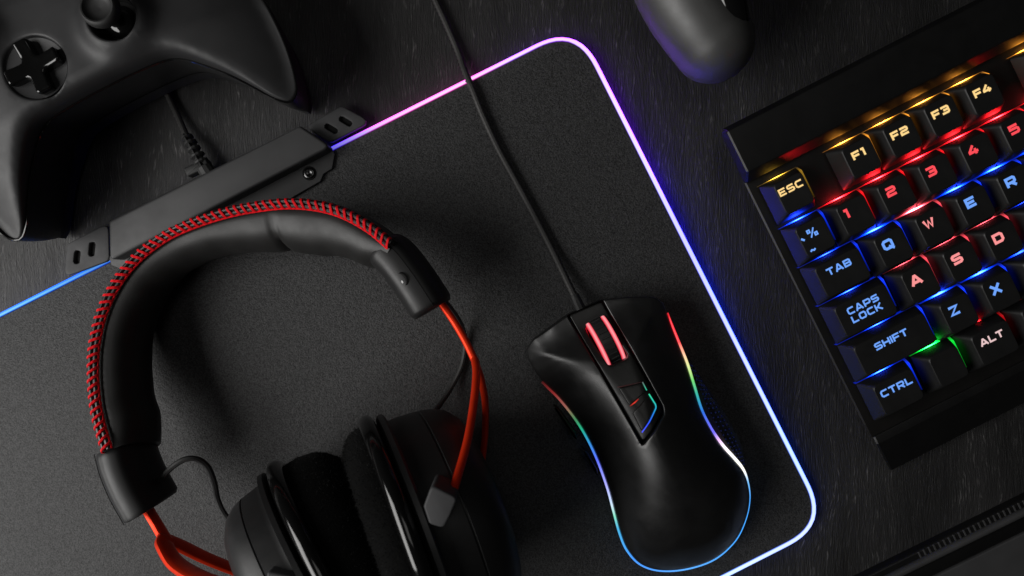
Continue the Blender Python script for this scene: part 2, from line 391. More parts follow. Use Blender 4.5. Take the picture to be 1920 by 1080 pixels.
a1 = math.radians(84); tab([(126, 457), (203, 418), (205, 488), (120, 520)], 2.4, [slot(144, 482, 7.6, 2.6, a1), slot(172, 467, 8.0, 2.6, a1)], a1)
a2 = math.radians(-31); tab([(572, 238), (640, 198), (695, 228), (619, 268)], 2.4, [slot(621, 241, 7.8, 2.5, a2), slot(648, 227, 7.8, 2.5, a2)], a2)
cp = PL([(392, 328, 6.5), (378, 305, 6.5), (362, 276, 6.2), (349, 255, 5)]); cp = catmull(cp, 6)
# strain relief: ribbed sleeve
n = 26; pth = resample(cp, np.linalg.norm(np.diff(cp, axis=0), axis=1).sum()/n)
part(mat, 'strain_relief', sweep(pth, lambda i: circ((3.3-0.9*i/n)*(1.12 if (i//2) % 2 == 0 or i < 4 else 0.66), 12, 2.6*(1.1 if (i//2) % 2 == 0 or i < 4 else 0.7))), M['rubber'], smooth=20)
part(mat, 'relief_spine', sweep(pth, circ(1.0, 8, 2.7)), M['rubber'])
part(mat, 'relief_collar', box((*P(376, 317, 4)[:2], 3.8), 11, 4.2, 4.4, math.radians(24), 0.8), M['rubber'])
cbp = catmull(PL([(352, 262, 5), (335, 222, 3), (318, 185, 2), (303, 150, 2), (290, 100, 2), (270, 20, 2), (240, -80, 2)]), 10)
part(mat, 'mat_cable', braid(cbp, 1.35), M['braid'])
# ================================================================== MOUSE
strip = [(1251, 587, 20), (1260, 612, 20.5), (1270, 637, 21), (1287, 680, 22), (1301, 725, 23), (1314, 767, 23.5), (1332, 803, 23.5), (1352, 834, 22.5), (1375, 860, 20.5), (1392, 881, 18.5), (1401, 905, 16.5), (1404, 935, 14.5), (1397, 972, 13), (1378, 1012, 11.5),
         (1340, 1047, 11), (1290, 1065, 10.5), (1240, 1069, 10.5), (1202, 1058, 11), (1177, 1032, 12), (1163, 1000, 12.5), (1152, 960, 13.5), (1140, 915, 14.5), (1121, 862, 15.5), (1100, 818, 16.5), (1078, 783, 17), (1050, 748, 17), (1030, 728, 16.5), (1017, 715, 16)]
strip3 = catmull(PL(strip), 5)
front = PL([(1003, 697, 15), (990, 674, 14), (986, 655, 13.5), (1000, 636, 17), (1034, 613, 20.5), (1066, 590, 21.5), (1098, 576, 21.5), (1130, 562, 21.5), (1180, 556, 21), (1226, 556, 19.5), (1243, 567, 19.5)])
outer = np.vstack([strip3, front]); 
if area2(outer[:, :2]) < 0: outer = outer[::-1].copy()
outer = resample(outer, 1.5, True)
ax0 = P(1148, 570, 15)[:2]; ax1 = P(1285, 1068, 15)[:2]; axl = np.linalg.norm(ax1-ax0); axd = (ax1-ax0)/axl
ZC = np.polyfit([-.1, 0, .1, .2, .3, .45, .6, .72, .85, 1.0], [21, 24, 28.5, 32.5, 36, 39.3, 39.6, 37, 31, 22], 5)
def mouse_z(q):
    d, zb = pdist(q, outer, outer[:, 2]); s = ((q-ax0)@axd)/axl
    zc = np.polyval(ZC, np.clip(s, -.05, 1.02))
    D = np.interp(s, [0, .2, .5, 1], [18, 23, 25, 27]); x = np.clip(d/D, 0, 1); fr = np.clip((0.75-s)/0.5, 0, 1); g = (np.sqrt(np.maximum(0, 1-(1-x)**2))*0.55+0.45*np.sin(x*math.pi/2))*(1-fr)+fr*(0.35*x+0.65*np.sin(x*math.pi/2))
    lat = (q-ax0)@np.array([axd[1], -axd[0]])
    groove = -0.8*np.exp(-((lat-16)/8.0)**2)*np.clip(1-s*2.2, 0, 1)-0.8*np.exp(-((lat+16)/8.0)**2)*np.clip(1-s*2.2, 0, 1)
    return zb+(zc-zb)*g+groove*np.clip(d/8, 0, 1)
mo = Thing('computer_mouse', 'black gaming mouse with coloured light lines and red lit scroll wheel on the mat', 'mouse', (*P(1200, 800, 0)[:2], ZP))
notch = np.array([P(*p)[:2] for p in [(1063.5, 592, 21.5), (1203.5, 834, 36), (1246, 777, 36), (1245, 763, 36), (1132.5, 562, 21.5)]])
full = outer[:, :2]
# shell outline: outer loop with the panel notch let in between the two front corners
i0 = np.argmin(np.linalg.norm(full-P(1064.5, 591, 21.5)[:2], axis=1)); i1 = np.argmin(np.linalg.norm(full-P(1132.5, 562, 21.5)[:2], axis=1))
# ccw order: walk from i0 on away from i1
N = len(full); dfor = (i1-i0) % N
if dfor < N/2: idx = [(i1+k) % N for k in range(N-dfor+1)]; seq = np.vstack([full[idx], notch[1:4]])
else: idx = [(i0+k) % N for k in range(dfor+1)]; seq = np.vstack([full[idx], notch[1:4][::-1]])
part(mo, 'shell', dome(seq, mouse_z, 0.7, lambda q: mouse_z(q)-2.0, 1.25), M['mouse'], smooth=50)
panel = np.array([P(*p)[:2] for p in [(1067.5, 591.5, 21.5), (1128.5, 565.5, 21.5), (1239.5, 764, 36), (1240.5, 775, 36), (1204.5, 828, 36)]])
wh_hole = round_poly(poly_px([(1098.5, 617), (1134, 598.5), (1180, 669), (1141, 687)], 29), 1.6, 4)
part(mo, 'centre_panel', dome(round_poly(panel, 0.8, 3), lambda q: mouse_z(q)-0.9, 0.6, lambda q: mouse_z(q)-4, 1.2, holes=[wh_hole]), M['panel'], smooth=50)
# underside body and side walls
b0 = np.c_[full, mouse_z(full)-1.2]
fi = ccw(full); 
rings = [b0, np.c_[inset(full, 0.8), np.maximum(outer[:, 2]-4, 9)], np.c_[inset(full, 0.5), np.full(N, 6.5)], np.c_[inset(full, 1.8), np.full(N, ZP+0.4)]]
part(mo, 'base_body', loft(rings, cap1=True, cap0=False), M['mouse'])
mrim = np.c_[inset(full, 2.0), mouse_z(full)-4]; part(mo, 'inner_floor', loft([np.c_[inset(ccw(panel), 0.4), np.full(5, 11.0)], np.c_[inset(ccw(panel), 0.4), np.full(5, 10.5)]]), M['void'])
# light line round the shell's edge
mkeys = [(1251, 587, (255, 20, 40), .6), (1260, 612, (255, 30, 50), 1.0), (1270, 640, (255, 60, 70), 1.1), (1280, 665, (240, 190, 150), 1.1), (1287, 683, (215, 230, 150), 1.0), (1296, 708, (110, 220, 110), .9), (1304, 735, (50, 190, 170), .8), (1314, 767, (50, 110, 230), .9), (1332, 803, (120, 110, 255), 1.0), (1342, 820, (225, 180, 250), 1.1), (1352, 834, (255, 240, 250), 1.3), (1375, 860, (255, 255, 245), 1.35), (1392, 881, (255, 250, 235), 1.3), (1401, 905, (120, 190, 250), 1.0), (1404, 940, (70, 160, 250), 1.0), (1378, 1012, (70, 165, 255), 1.0), (1290, 1065, (90, 170, 255), 1.0), (1202, 1058, (70, 150, 255), 1.0), (1163, 1000, (70, 180, 230), .9), (1156, 975, (130, 220, 190), 1.0), (1150, 955, (200, 225, 240), 1.0), (1140, 915, (170, 170, 255), 1.0), (1121, 862, (90, 110, 255), 1.0), (1108, 838, (60, 150, 240), .8), (1092, 803, (40, 200, 150), .7), (1080, 785, (90, 180, 120), .5), (1062, 762, (200, 120, 110), .5), (1040, 738, (200, 60, 60), .4), (1017, 715, (120, 30, 35), .25)]
kp = np.array([P(a, c, 18)[:2] for a, c, *_ in mkeys]); 
sp3 = resample(strip3, 1.2); L = np.r_[0, np.cumsum(np.linalg.norm(np.diff(sp3, axis=0), axis=1))]
kl = np.maximum.accumulate([L[np.argmin(np.linalg.norm(sp3[:, :2]-k, axis=1))] for k in kp]); kc = np.array([srgb(k[2])*k[3] for k in mkeys])
wl = np.interp(L, [0, 6, 25, 40, 52, 60, 72, 85, 300], [.25, .6, .85, .8, .7, 1.2, 1.2, .62, .62])
nn = 8
Gs = np.repeat(np.array([[np.interp(x, kl, kc[:, c]) for c in range(3)] for x in L]), nn, axis=0)
_t = np.gradient(sp3[:, :2], axis=0); _t /= np.linalg.norm(_t, axis=1)[:, None]; _n = np.c_[-_t[:, 1], _t[:, 0]]; _n *= np.where(((full.mean(0)-sp3[:, :2])*_n).sum(1) > 0, -1, 1)[:, None]
sp3b = sp3+np.c_[_n*0.3, np.full(len(sp3), -0.25)]
part(mo, 'light_line', sweep(sp3b, lambda i: circ(0.62*wl[i]+.12, nn, 0.75)), M['strip'], glow=Gs*1.15)
# scroll wheel
wc = P(1138.5, 642, 26); whz = float(mouse_z(wc[None, :2])[0]); R_ = 11.0; wc[2] = whz+1.9-R_
wa = np.array([*U2, 0.0]); 
whl = part(mo, 'scroll_wheel', lathe([(-2.6, R_-.8), (-2.4, R_), (-0.8, R_+.12), (0.8, R_+.12), (2.4, R_), (2.6, R_-.8)], wc, wa, (0, 0, 1), 56), M['stick'])
for sd in (-1, 1):
    wp = [(sd*2.65, R_-2), (sd*2.65, R_-.35), (sd*3.0, R_-.1), (sd*3.6, R_-.1), (sd*4.3, R_-.3), (sd*4.5, R_-1.0), (sd*4.5, R_-3)]
    wcol = [srgb(c) for c in ((150, 0, 10), (215, 30, 50), (250, 110, 125), (255, 165, 170), (245, 85, 100), (215, 25, 45), (120, 0, 10))]
    part(mo, 'wheel_ring', lathe(wp, wc, wa, (0, 0, 1), 56), M['strip'], parent=whl, glow=np.tile(np.array(wcol), (56, 1)))
for k in range(28):
    t = 2*math.pi*k/28; e2_ = np.cross(wa, (0, 0, 1)); rad = np.array([0, 0, 1.])*math.cos(t)+e2_*math.sin(t); tan = np.cross(wa, rad)
    if rad[2] < 0.2: continue
    c_ = wc+rad*(R_+.12); vv = [c_+wa*x+tan*y+rad*z for x in (-1.9, 1.9) for y, z in ((-.45, 0), (-.25, .35), (.25, .35), (.45, 0))]
    part(mo, 'wheel_rib', (vv, [(0, 1, 5, 4), (1, 2, 6, 5), (2, 3, 7, 6), (0, 3, 2, 1), (4, 5, 6, 7)]), M['stick'], parent=whl)
def zp(px, py): return (px/3.6+1050, py/3.6+550)
for pts in ([(393, 640), (552, 602), (578, 655), (462, 752)], [(482, 800), (590, 682), (636, 757), (541, 922)]):
    pl = round_poly(poly_px([zp(*p) for p in pts], 34), 0.5, 3)
    bt = part(mo, 'button', dome(pl, lambda q: mouse_z(q)-0.35, 0.45, lambda q: mouse_z(q)-2, 0.9), M['gloss'] if False else M['panel'])
def glowline(name, pts, col, r=0.22, k=1.0, lift=-0.45):
    q = poly_px([zp(*p) for p in pts], 34); q = resample(q, 0.8); z = mouse_z(q)+lift
    pth = np.c_[q, z]; cols = np.array([srgb(c) for c in col]); t = np.linspace(0, len(col)-1, len(pth))
    g = np.array([[np.interp(x, range(len(col)), cols[:, c]) for c in range(3)] for x in t])
    part(mo, name, sweep(pth, circ(r, 6)), M['strip'], glow=np.repeat(g, 6, 0)*k)
glowline('button_light', [(556, 598), (582, 652)], [(90, 100, 100), (20, 190, 150)])
glowline('button_light', [(596, 676), (640, 748), (641, 765), (600, 835), (542, 926)], [(40, 220, 160), (30, 200, 190), (30, 130, 230), (40, 80, 255), (80, 90, 255)], .26)
glowline('button_light', [(466, 756), (500, 728), (524, 706)], [(90, 10, 10), (255, 60, 40), (110, 10, 15)], .24, .8)
glowline('button_light', [(388, 634), (550, 597)], [(60, 4, 8), (30, 3, 5)], .2, .6)
# right hand side grip with small dots, left side buttons
gA = resample(catmull(PL([(1276, 655, 20), (1302, 725, 21.5), (1314, 767, 22), (1332, 803, 22), (1352, 834, 21), (1375, 860, 19), (1395, 890, 16)]), 6), 2.2)
gB = catmull(PL([(1279, 655, 12), (1312, 705, 12), (1336, 742, 12), (1361, 780, 12), (1382, 818, 12), (1395, 855, 11.5), (1399, 892, 11)]), 6)
nA = len(gA); gB = np.array([[np.interp(t, np.linspace(0, 1, len(gB)), gB[:, c]) for c in range(3)] for t in np.linspace(0, 1, nA)])
rows = [gA-np.array([0, 0, .8])]
for t in (0.3, 0.6, 0.85, 1.0): q = gA*(1-t)+gB*t; q[:, 2] += 3.0*math.sin(t*math.pi*0.9)*np.sin(np.linspace(0, 1, nA)*math.pi); rows.append(q)
q = gB.copy(); q[:, 2] = 6; q[:, 0] -= 1.5; rows.append(q)
grip = part(mo, 'side_grip', loft(rows, closed=False, cap0=False, cap1=False), M['rubber'])
dots = []
for i in range(3, nA-3, 1):
    for j, t in enumerate((0.35, 0.55, 0.75)):
        a = gA[i]*(1-t)+gB[i]*t; a[2] += 3.0*math.sin(t*math.pi*0.9)*math.sin(i/(nA-1)*math.pi)+0.05; dots.append(box(a-np.array([0, 0, .25]), .55, .55, .4, .5, .1))
part(mo, 'grip_dots', join(*dots), emit('grip_dot_glow', (0.0, 0.03, 0.4), 0.10), parent=grip, kind='stuff')
for pts in ([(1037, 762), (1048, 768), (1082, 815), (1084, 831), (1066, 812)], [(1092, 843), (1102, 850), (1122, 884), (1124, 900), (1108, 876)]):
    part(mo, 'side_button', prism(round_poly(poly_px(pts, 19), 0.5, 3), 10, 16.0, 0.8), M['panel'])
mc = catmull(PL([(560, -420, 2), (680, -240, 2), (760, -110, 2), (790, -55, 2), (815, -2, 2), (838, 48, 2), (860, 100, 2.4), (872, 135, 4.2), (886, 168, 5.6), (906, 218, 5.6), (935, 280, 5.6), (966, 337, 5.6), (1001, 402, 5.6), (1034, 466, 6.0), (1062, 524, 8), (1083, 567, 10.5), (1094, 588, 12)]), 10)
part(mo, 'mouse_cable', braid(mc, 1.45, 10, 1.0), M['braid'])
part(mo, 'cable_boot', sweep(catmull(PL([(1077, 553, 9.8), (1083, 567, 10.5), (1092, 586, 12)]), 5), lambda i: circ(1.9+0.12*(i % 2)+.05*i, 10)), M['rubber'])
# ================================================================== KEYBOARD
ku = 19.05
K0 = P(1530, 445, 28); TILT = math.radians(1.8)
kb = Thing('keyboard', 'black mechanical gaming keyboard with red, blue and amber backlit keys', 'keyboard', (K0[0], K0[1], 18.6), (TILT, 0, ANG))
def zb_(y): return -(18.6+y*math.sin(TILT))+0.8      # local z of the desk under local y
XL, XR = -13.2, 440.0
def bar_profile(pts, x0, x1, rad=1.0):
    """pts: (y,z) outline, extruded along local x"""
    q = round_poly(ccw(np.array(pts, float)), rad, 4); xs = [x0, x0+0.6, x1-0.6, x1]; ins = [0.6, 0, 0, 0.6]
    return loft([np.c_[x+(np.maximum(0, 1.0-q[:, 1])*.42 if x < 0 else np.zeros(len(q))), inset(q, d)] for x, d in zip(xs, ins)])
part(kb, 'chassis', bar_profile([(-90.5, zb_(-90.5)), (37, zb_(37)), (37, 0), (-84, 0), (-90.5, -0.6)], XL, XR, 0.8), M['plate'], world=False)
part(kb, 'top_bar', bar_profile([(33.2, 0.05), (37, -2), (37.2, -9), (56.5, 0.05-9), (58, 6), (56, 9.6), (37.2, 9.6), (33.2, 4.0)], XL-0.5, XR, 0.9), M['kb'], world=False)
part(kb, 'wrist_edge', bar_profile([(-90.7, zb_(-92)), (-90.7, -1.6), (-94.5, -1.0), (-112, zb_(-112)+5.0), (-114, zb_(-114))], XL+1.2, XR, 0.9), M['kb'], world=False)
# keycaps
def rrect(w_, d_, r, cx=0, cy=0, n=4):
    return round_poly([(cx-w_/2, cy-d_/2), (cx+w_/2, cy-d_/2), (cx+w_/2, cy+d_/2), (cx-w_/2, cy+d_/2)], r, n)
def keycap_vf(wu, hu=1.0):
    W = wu*ku-0.95; D = hu*ku-0.95; z0 = 1.6; z1 = 9.4
    tw, td, cy = W-5.4, D-4.6, 0.75
    rings = [np.c_[rrect(W-.5, D-.5, 0.9), np.full(20, z0)], np.c_[rrect(W, D, 0.9), np.full(20, z0+.35)]]
    for t, bul in ((0.35, .35), (0.7, .35)):
        rings.append(np.c_[rrect(W+(tw-W)*t+bul, D+(td-D)*t+bul, 0.9+1.3*t, 0, cy*t), np.full(20, z0+(z1-z0)*t)])
    rings.append(np.c_[rrect(tw+0.7, td+0.7, 2.1, 0, cy), np.full(20, z1-0.75)])
    rings.append(np.c_[rrect(tw+0.4, td+0.4, 2.1, 0, cy), np.full(20, z1-0.3)])
    rings.append(np.c_[rrect(tw-0.1, td-0.1, 2.0, 0, cy), np.full(20, z1-0.02)])
    rings.append(np.c_[rrect(tw-0.7, td-0.7, 1.8, 0, cy), np.full(20, z1)])
    rings.append(np.c_[rrect(tw*0.55, td*0.6, 1.6, 0, cy), np.full(20, z1-0.12)])
    rings.append(np.c_[rrect(tw*0.1, td*0.12, .2, 0, cy), np.full(20, z1-0.16)])
    return loft(rings)
cap_mesh = {}
# lettering: wide squared strokes
O8 = [(.28, .1), (.9, .1), (1.07, .25), (1.07, .75), (.9, .9), (.28, .9), (.1, .75), (.1, .25), (.28, .1)]
GL = {'E': ([[(1.1, .9), (.1, .9), (.1, .1), (1.1, .1)], [(.1, .5), (1.0, .5)]], 1.15), 'S': ([[(1.1, .9), (.24, .9), (.1, .8), (.1, .6), (.22, .5), (.93, .5), (1.05, .4), (1.05, .2), (.91, .1), (.03, .1)]], 1.15),
      'C': ([[(1.12, .9), (.28, .9), (.1, .75), (.1, .25), (.28, .1), (1.12, .1)]], 1.15), 'F': ([[(1.1, .9), (.1, .9), (.1, 0)], [(.1, .46), (1.0, .46)]], 1.1),
      '1': ([[(.02, .9), (.38, .9), (.38, 0)]], .5), '2': ([[(.03, .9), (.92, .9), (1.05, .8), (1.05, .6), (.92, .5), (.24, .5), (.1, .4), (.1, .1), (1.12, .1)]], 1.15),
      '3': ([[(.03, .9), (.92, .9), (1.04, .8), (1.04, .6), (.92, .5), (1.04, .4), (1.04, .2), (.92, .1), (.03, .1)], [(.3, .5), (.95, .5)]], 1.15),
      '4': ([[(.72, 1), (.1, .4), (.1, .28), (1.15, .28)], [(.82, .62), (.82, 0)]], 1.18), '5': ([[(1.08, .9), (.1, .9), (.1, .56), (.92, .56), (1.05, .46), (1.05, .2), (.92, .1), (.03, .1)]], 1.15),
      'Q': ([O8, [(.62, .3), (1.16, -.08)]], 1.17), 'W': ([[(.05, 1), (.36, .08), (.62, .8), (.88, .08), (1.2, 1)]], 1.25), 'R': ([[(.1, 0), (.1, .9), (.92, .9), (1.05, .8), (1.05, .5), (.92, .4), (.1, .4)], [(.6, .4), (1.08, 0)]], 1.15),
      'A': ([[(.05, 0), (.55, .92), (.67, .92), (1.17, 0)], [(.28, .27), (.94, .27)]], 1.22), 'D': ([[(.1, .1), (.1, .9), (.88, .9), (1.06, .74), (1.06, .26), (.88, .1), (.1, .1)]], 1.15),
      'Z': ([[(.05, .9), (1.02, .9), (.14, .1), (1.12, .1)]], 1.15), 'X': ([[(.08, 1), (1.1, 0)], [(1.1, 1), (.08, 0)]], 1.18), 'T': ([[(0, .9), (1.15, .9)], [(.575, .9), (.575, 0)]], 1.15),
      'B': ([[(.1, .1), (.1, .9), (.9, .9), (1.03, .8), (1.03, .6), (.92, .5), (1.05, .4), (1.05, .2), (.92, .1), (.1, .1)], [(.1, .5), (.92, .5)]], 1.15), 'P': ([[(.1, 0), (.1, .9), (.92, .9), (1.05, .8), (1.05, .46), (.92, .36), (.1, .36)]], 1.12),
      'L': ([[(.1, 1), (.1, .1), (1.05, .1)]], 1.05), 'O': ([O8], 1.17), 'K': ([[(.1, 0), (.1, 1)], [(.1, .5), (.42, .5), (1.05, 1)], [(.42, .5), (1.1, 0)]], 1.12), 'H': ([[(.1, 0), (.1, 1)], [(1.05, 0), (1.05, 1)], [(.1, .5), (1.05, .5)]], 1.15),
      'I': ([[(.1, 0), (.1, 1)]], .2), '`': ([[(.0, .62), (.32, .3)]], .5), '%': ([[(.1, .62), (.38, .62), (.38, .92), (.1, .92), (.1, .62)], [(.85, .08), (1.13, .08), (1.13, .38), (.85, .38), (.85, .08)], [(.95, 1), (.28, 0)]], 1.2), '~': ([[(.0, .4), (.2, .55), (.45, .42), (.65, .56)]], .65), ' ': ([], .5)}
def stroke(pts, wd, z):
    pts = np.array(pts, float); closed = np.allclose(pts[0], pts[-1])
    if closed: pts = pts[:-1]
    n = len(pts); Vs = []
    for i in range(n):
        a = pts[i-1] if (i > 0 or closed) else None; c = pts[(i+1) % n] if (i < n-1 or closed) else None
        d1 = (pts[i]-a) if a is not None else (c-pts[i]); d2 = (c-pts[i]) if c is not None else d1
        d1 = d1/np.linalg.norm(d1); d2 = d2/np.linalg.norm(d2); n1 = np.array([-d1[1], d1[0]]); n2 = np.array([-d2[1], d2[0]])
        mm = (n1+n2)/max(0.5, 1+n1@n2)*wd/2
        Vs += [(*(pts[i]+mm), z), (*(pts[i]-mm), z)]
    Fq = [(2*i, 2*i+1, (2*i+3) % (2*n), (2*i+2) % (2*n)) for i in range(n if closed else n-1)]
    return Vs, Fq
def text_vf(lines, h, wid, weight, cx, cy, zt, gap=0.28, lead=1.35):
    out = []; k = 0
    for li, s in enumerate(lines):
        tot = sum(GL[c][1] for c in s)+gap*(len(s)-1); x = -tot/2
        y0 = cy+((len(lines)-1)/2-li)*h*lead-h/2
        for c in s:
            for st in GL[c][0]:
                st = [(cx+(x+a)*wid*h, y0+b_*h) for a, b_ in st]; out.append(stroke(st, weight*h, zt+0.006*(k % 4))); k += 1
            x += GL[c][1]+gap
    return join(*out)
BLUE = (0.0, 0.035, 1.0); RED = (1.0, 0.004, 0.010); AMB = (1.0, 0.36, 0.03); PINK = (1.0, 0.07, 0.10); GRN = (0.0, 0.8, 0.04); YEL = (0.9, 0.50, 0.04)
LC = {'b': (110, 165, 255), 'r': (255, 75, 85), 'a': (255, 215, 140), 'p': (255, 150, 150), 'w': (235, 200, 200)}
leg_m = {k: emit('legend_'+n_, srgb(LC[k]), 0.98) for k, n_ in zip('brapw', ('blue', 'red', 'amber', 'pink', 'pale'))}
# (lines, u, v, width, led colour, legend colour, height, dx, dy(up), power)
keys = [(['ESC'], 0, -1.05, 1, YEL, 'a', 3.0, -.4, 3.2, .25), (['F1'], 1.66, -1.07, 1, AMB, 'a', 3.2, -.6, 2.6, .8), (['F2'], 2.66, -1.07, 1, AMB, 'a', 3.2, -.6, 2.6, 1), (['F3'], 3.66, -1.07, 1, AMB, 'a', 3.2, -.6, 2.6, 1), (['F4'], 4.66, -1.07, 1, AMB, 'a', 3.2, -.3, 2.6, 1), (['F5'], 6.28, -1.07, 1, AMB, 'a', 3.2, -.6, 2.6, 1.3),
        (['1'], 1, 0, 1, RED, 'r', 3.8, -3.4, 3.0, .9), (['2'], 2, 0, 1, RED, 'r', 3.8, -1.8, 3.0, 1), (['3'], 3, 0, 1, RED, 'r', 3.8, -2.2, 2.8, 1), (['4'], 4, 0, 1, RED, 'r', 3.8, -1.8, 2.8, 1), (['5'], 5, 0, 1, RED, 'r', 3.8, -1.8, 2.8, 1), ([], 6, 0, 1, RED, 'r', 3.8, 0, 0, 1),
        (['TAB'], .19, .98, 1.38, BLUE, 'b', 3.0, -.6, 3.4, .8), (['Q'], 1.43, 1.0, 1, BLUE, 'b', 4.0, -1.8, 2.9, 1.1), (['W'], 2.44, 1.0, 1, PINK, 'p', 3.7, -1.8, 2.9, 1), (['E'], 3.44, 1.0, 1, BLUE, 'b', 4.0, -1.5, 2.9, 1.1), (['R'], 4.44, 1.0, 1, BLUE, 'b', 4.0, -1.8, 2.9, 1.1), ([], 5.44, 1.0, 1, BLUE, 'b', 4.0, -1.8, 2.9, 1.1),
        (['CAPS', 'LOCK'], .28, 1.95, 1.56, BLUE, 'b', 2.9, -.2, 1.4, 1), (['A'], 1.63, 1.96, 1, PINK, 'p', 4.1, -1.6, 2.6, 1), (['S'], 2.65, 1.96, 1, PINK, 'p', 4.0, -1.8, 2.6, 1), (['D'], 3.66, 1.96, 1, PINK, 'p', 4.0, -1.8, 2.6, 1), (['F'], 4.68, 1.96, 1, BLUE, 'b', 4.0, -1.8, 2.6, 1), ([], 5.7, 1.96, 1, BLUE, 'b', 4.0, -1.8, 2.6, 1),
        (['SHIFT'], .52, 2.92, 2.04, BLUE, 'b', 3.0, -.6, 3.3, 1), (['Z'], 2.09, 2.95, 1, BLUE, 'b', 4.0, -1.6, 2.7, 1), (['X'], 3.12, 2.95, 1, BLUE, 'b', 4.0, -1.6, 2.7, 1), (['C'], 4.15, 2.95, 1, BLUE, 'b', 4.0, -1.6, 2.7, .3), ([], 5.18, 2.95, 1, BLUE, 'b', 4.0, -1.6, 2.7, .5),
        (['CTRL'], .13, 3.9, 1.26, BLUE, 'b', 3.0, 0, 3.0, .9), ([], 1.37, 3.9, 1, GRN, 'b', 3, 0, 0, .9), (['ALT'], 2.51, 3.9, 1.2, RED, 'w', 3.0, -.5, 3.2, .35), ([], 6.2, 3.9, 6.1, RED, 'w', 3, 0, 0, .12)]
keys.append((None, 0, 0.01, 1, BLUE, 'b', 3.0, 0, 0, .7))
glow_strip_vf = {}
def glow_strips(wu, col, pw, zt=2.5):
    """added stand-in for the backlight: guide round the back and sides of a key's base, brightest over the lamp at the back"""
    W = wu*ku; D = ku; hx = W/2-.12; hy = D/2-.12
    xs = np.r_[-hx, np.linspace(-min(hx-1, 8), min(hx-1, 8), 13), hx]; pts = []; br = []
    for x in xs: pts.append((x, hy)); br.append(0.006+1.0*math.exp(-(x/2.9)**2))
    for y in (hy*.8, hy*.35, -hy*.1, -hy*.55): pts.append((hx, y))
    br += [.5, .3, .14, .05]
    pts = np.array(pts); t = np.gradient(pts, axis=0); t /= np.linalg.norm(t, axis=1)[:, None]; nr = np.c_[-t[:, 1], t[:, 0]]
    Vv = []; G_ = []
    nb = len(xs)
    for i, (p, n_, b_) in enumerate(zip(pts, nr, br)):
        hotc = np.array(col)+0.012*b_*np.ones(3)
        if i < nb:   # upright plate behind the key: its far face lights the front of the key in the next row
            for dn, z, k in ((.12, .4, 1), (.12, zt, 1), (-.06, zt, .05), (-.06, .4, .0)): Vv.append((*(p+n_*dn), z)); G_.append(hotc*b_*pw*KG*k)
        else:  # side strips: glow added to imitate light on the neighbouring key's flank
            for dn, z, k in ((.15, 1.0, 1), (.12, 4.2, 1), (-.12, 4.2, 1), (-.15, 1.0, 1)): Vv.append((*(p+n_*dn), z)); G_.append(hotc*b_*pw*KS*k)
    Fq = [(4*i+k, 4*i+k+1, 4*i+5+k, 4*i+4+k) for i in range(len(pts)-1) for k in range(3)]
    return Vv, Fq, G_
KG = 58.0; KS = 2.6
for lines, u, v, wd, led, lc, h, dx, dy, pw in keys:
    loc = (u*ku, -v*ku, 0)
    if wd not in cap_mesh: cap_mesh[wd] = mesh('keycap', *keycap_vf(wd), M['key'], 30)
    kc_ = link('keycap', cap_mesh[wd], kb.o, Matrix.Translation(Vector(loc)*MM))
    nm = {None: 'grave and percent', }.get(None) if lines is None else ' '.join(lines)
    if nm: kc_['label'] = ('keycap marked '+nm+' in '+{'b': 'blue', 'r': 'red', 'a': 'amber', 'p': 'pink', 'w': 'pale'}[lc]+' light') if lines is not None else 'keycap with grave, percent and tilde signs in blue light'
    if lines is None or lines:
        if lines is None:
            vf = join(text_vf(['`'], 3.6, 1.0, .24, -5.0, 2.2, 9.44), text_vf(['%'], 3.6, 1.0, .17, -.6, 3.0, 9.44), text_vf(['~'], 3.6, 1.0, .2, -3.4, -3.6, 9.44))
        else:
            long_ = len(lines[0]) > 1
            vf = text_vf(lines, h, 0.94 if not (long_ and lines[0][0] != 'F') else 0.90, .285 if not long_ else (.29 if lines[0][0] == 'F' and len(lines[0]) == 2 else .24), dx, dy+.2, 9.44, .26 if not (lines[0] == 'SHIFT') else .2)
        link('legend', mesh('legend', vf[0], vf[1], leg_m[lc], 0), kc_)
    vv, ff, gg = glow_strips(wd, led, pw, 1.3 if v < -.5 else 2.5)
    link('glow_strip', mesh('glow_strip', vv, ff, M['keyglow'], 35, gg), kb.o, Matrix.Translation(Vector(loc)*MM))
# ================================================================== HEADSET
band_px = [(192, 848), (178, 800), (169, 755), (165, 700), (168, 645), (182, 585), (208, 530), (245, 482), (296, 441), (350, 414), (420, 391), (480, 379), (540, 373), (600, 378), (650, 393), (700, 421), (737, 452)]
n_ = len(band_px)
def ztop(i): t = i/(n_-1); return 33+15*abs(2*(t-0.46))**1.5
band = catmull(PL([(x, y, ztop(i)) for i, (x, y) in enumerate(band_px)]), 8)
band = resample(band, 2.0)
Tt, Ss, Uu = frames(band)          # S points outwards or inwards
cen = band.mean(0); sg = 1.0 if ((cen-band[len(band)//2])@Ss[len(band)//2]) > 0 else -1.0     # +S*sg = inwards
band = band+Ss*sg*1.8
hs = Thing('headset', 'black over-ear headset with red stitched headband and red metal yokes lying on the mat', 'headset', (*P(540, 800, 0)[:2], ZP))
NB = len(band); Lb = np.r_[0, np.cumsum(np.linalg.norm(np.diff(band, axis=0), axis=1))]
crease_i = int(np.argmin(np.linalg.norm(band[:, :2]-P(505, 385, 35)[:2], axis=1)))
def endfall(i, d=10): return min(1, min(Lb[i], Lb[-1]-Lb[i])/d)
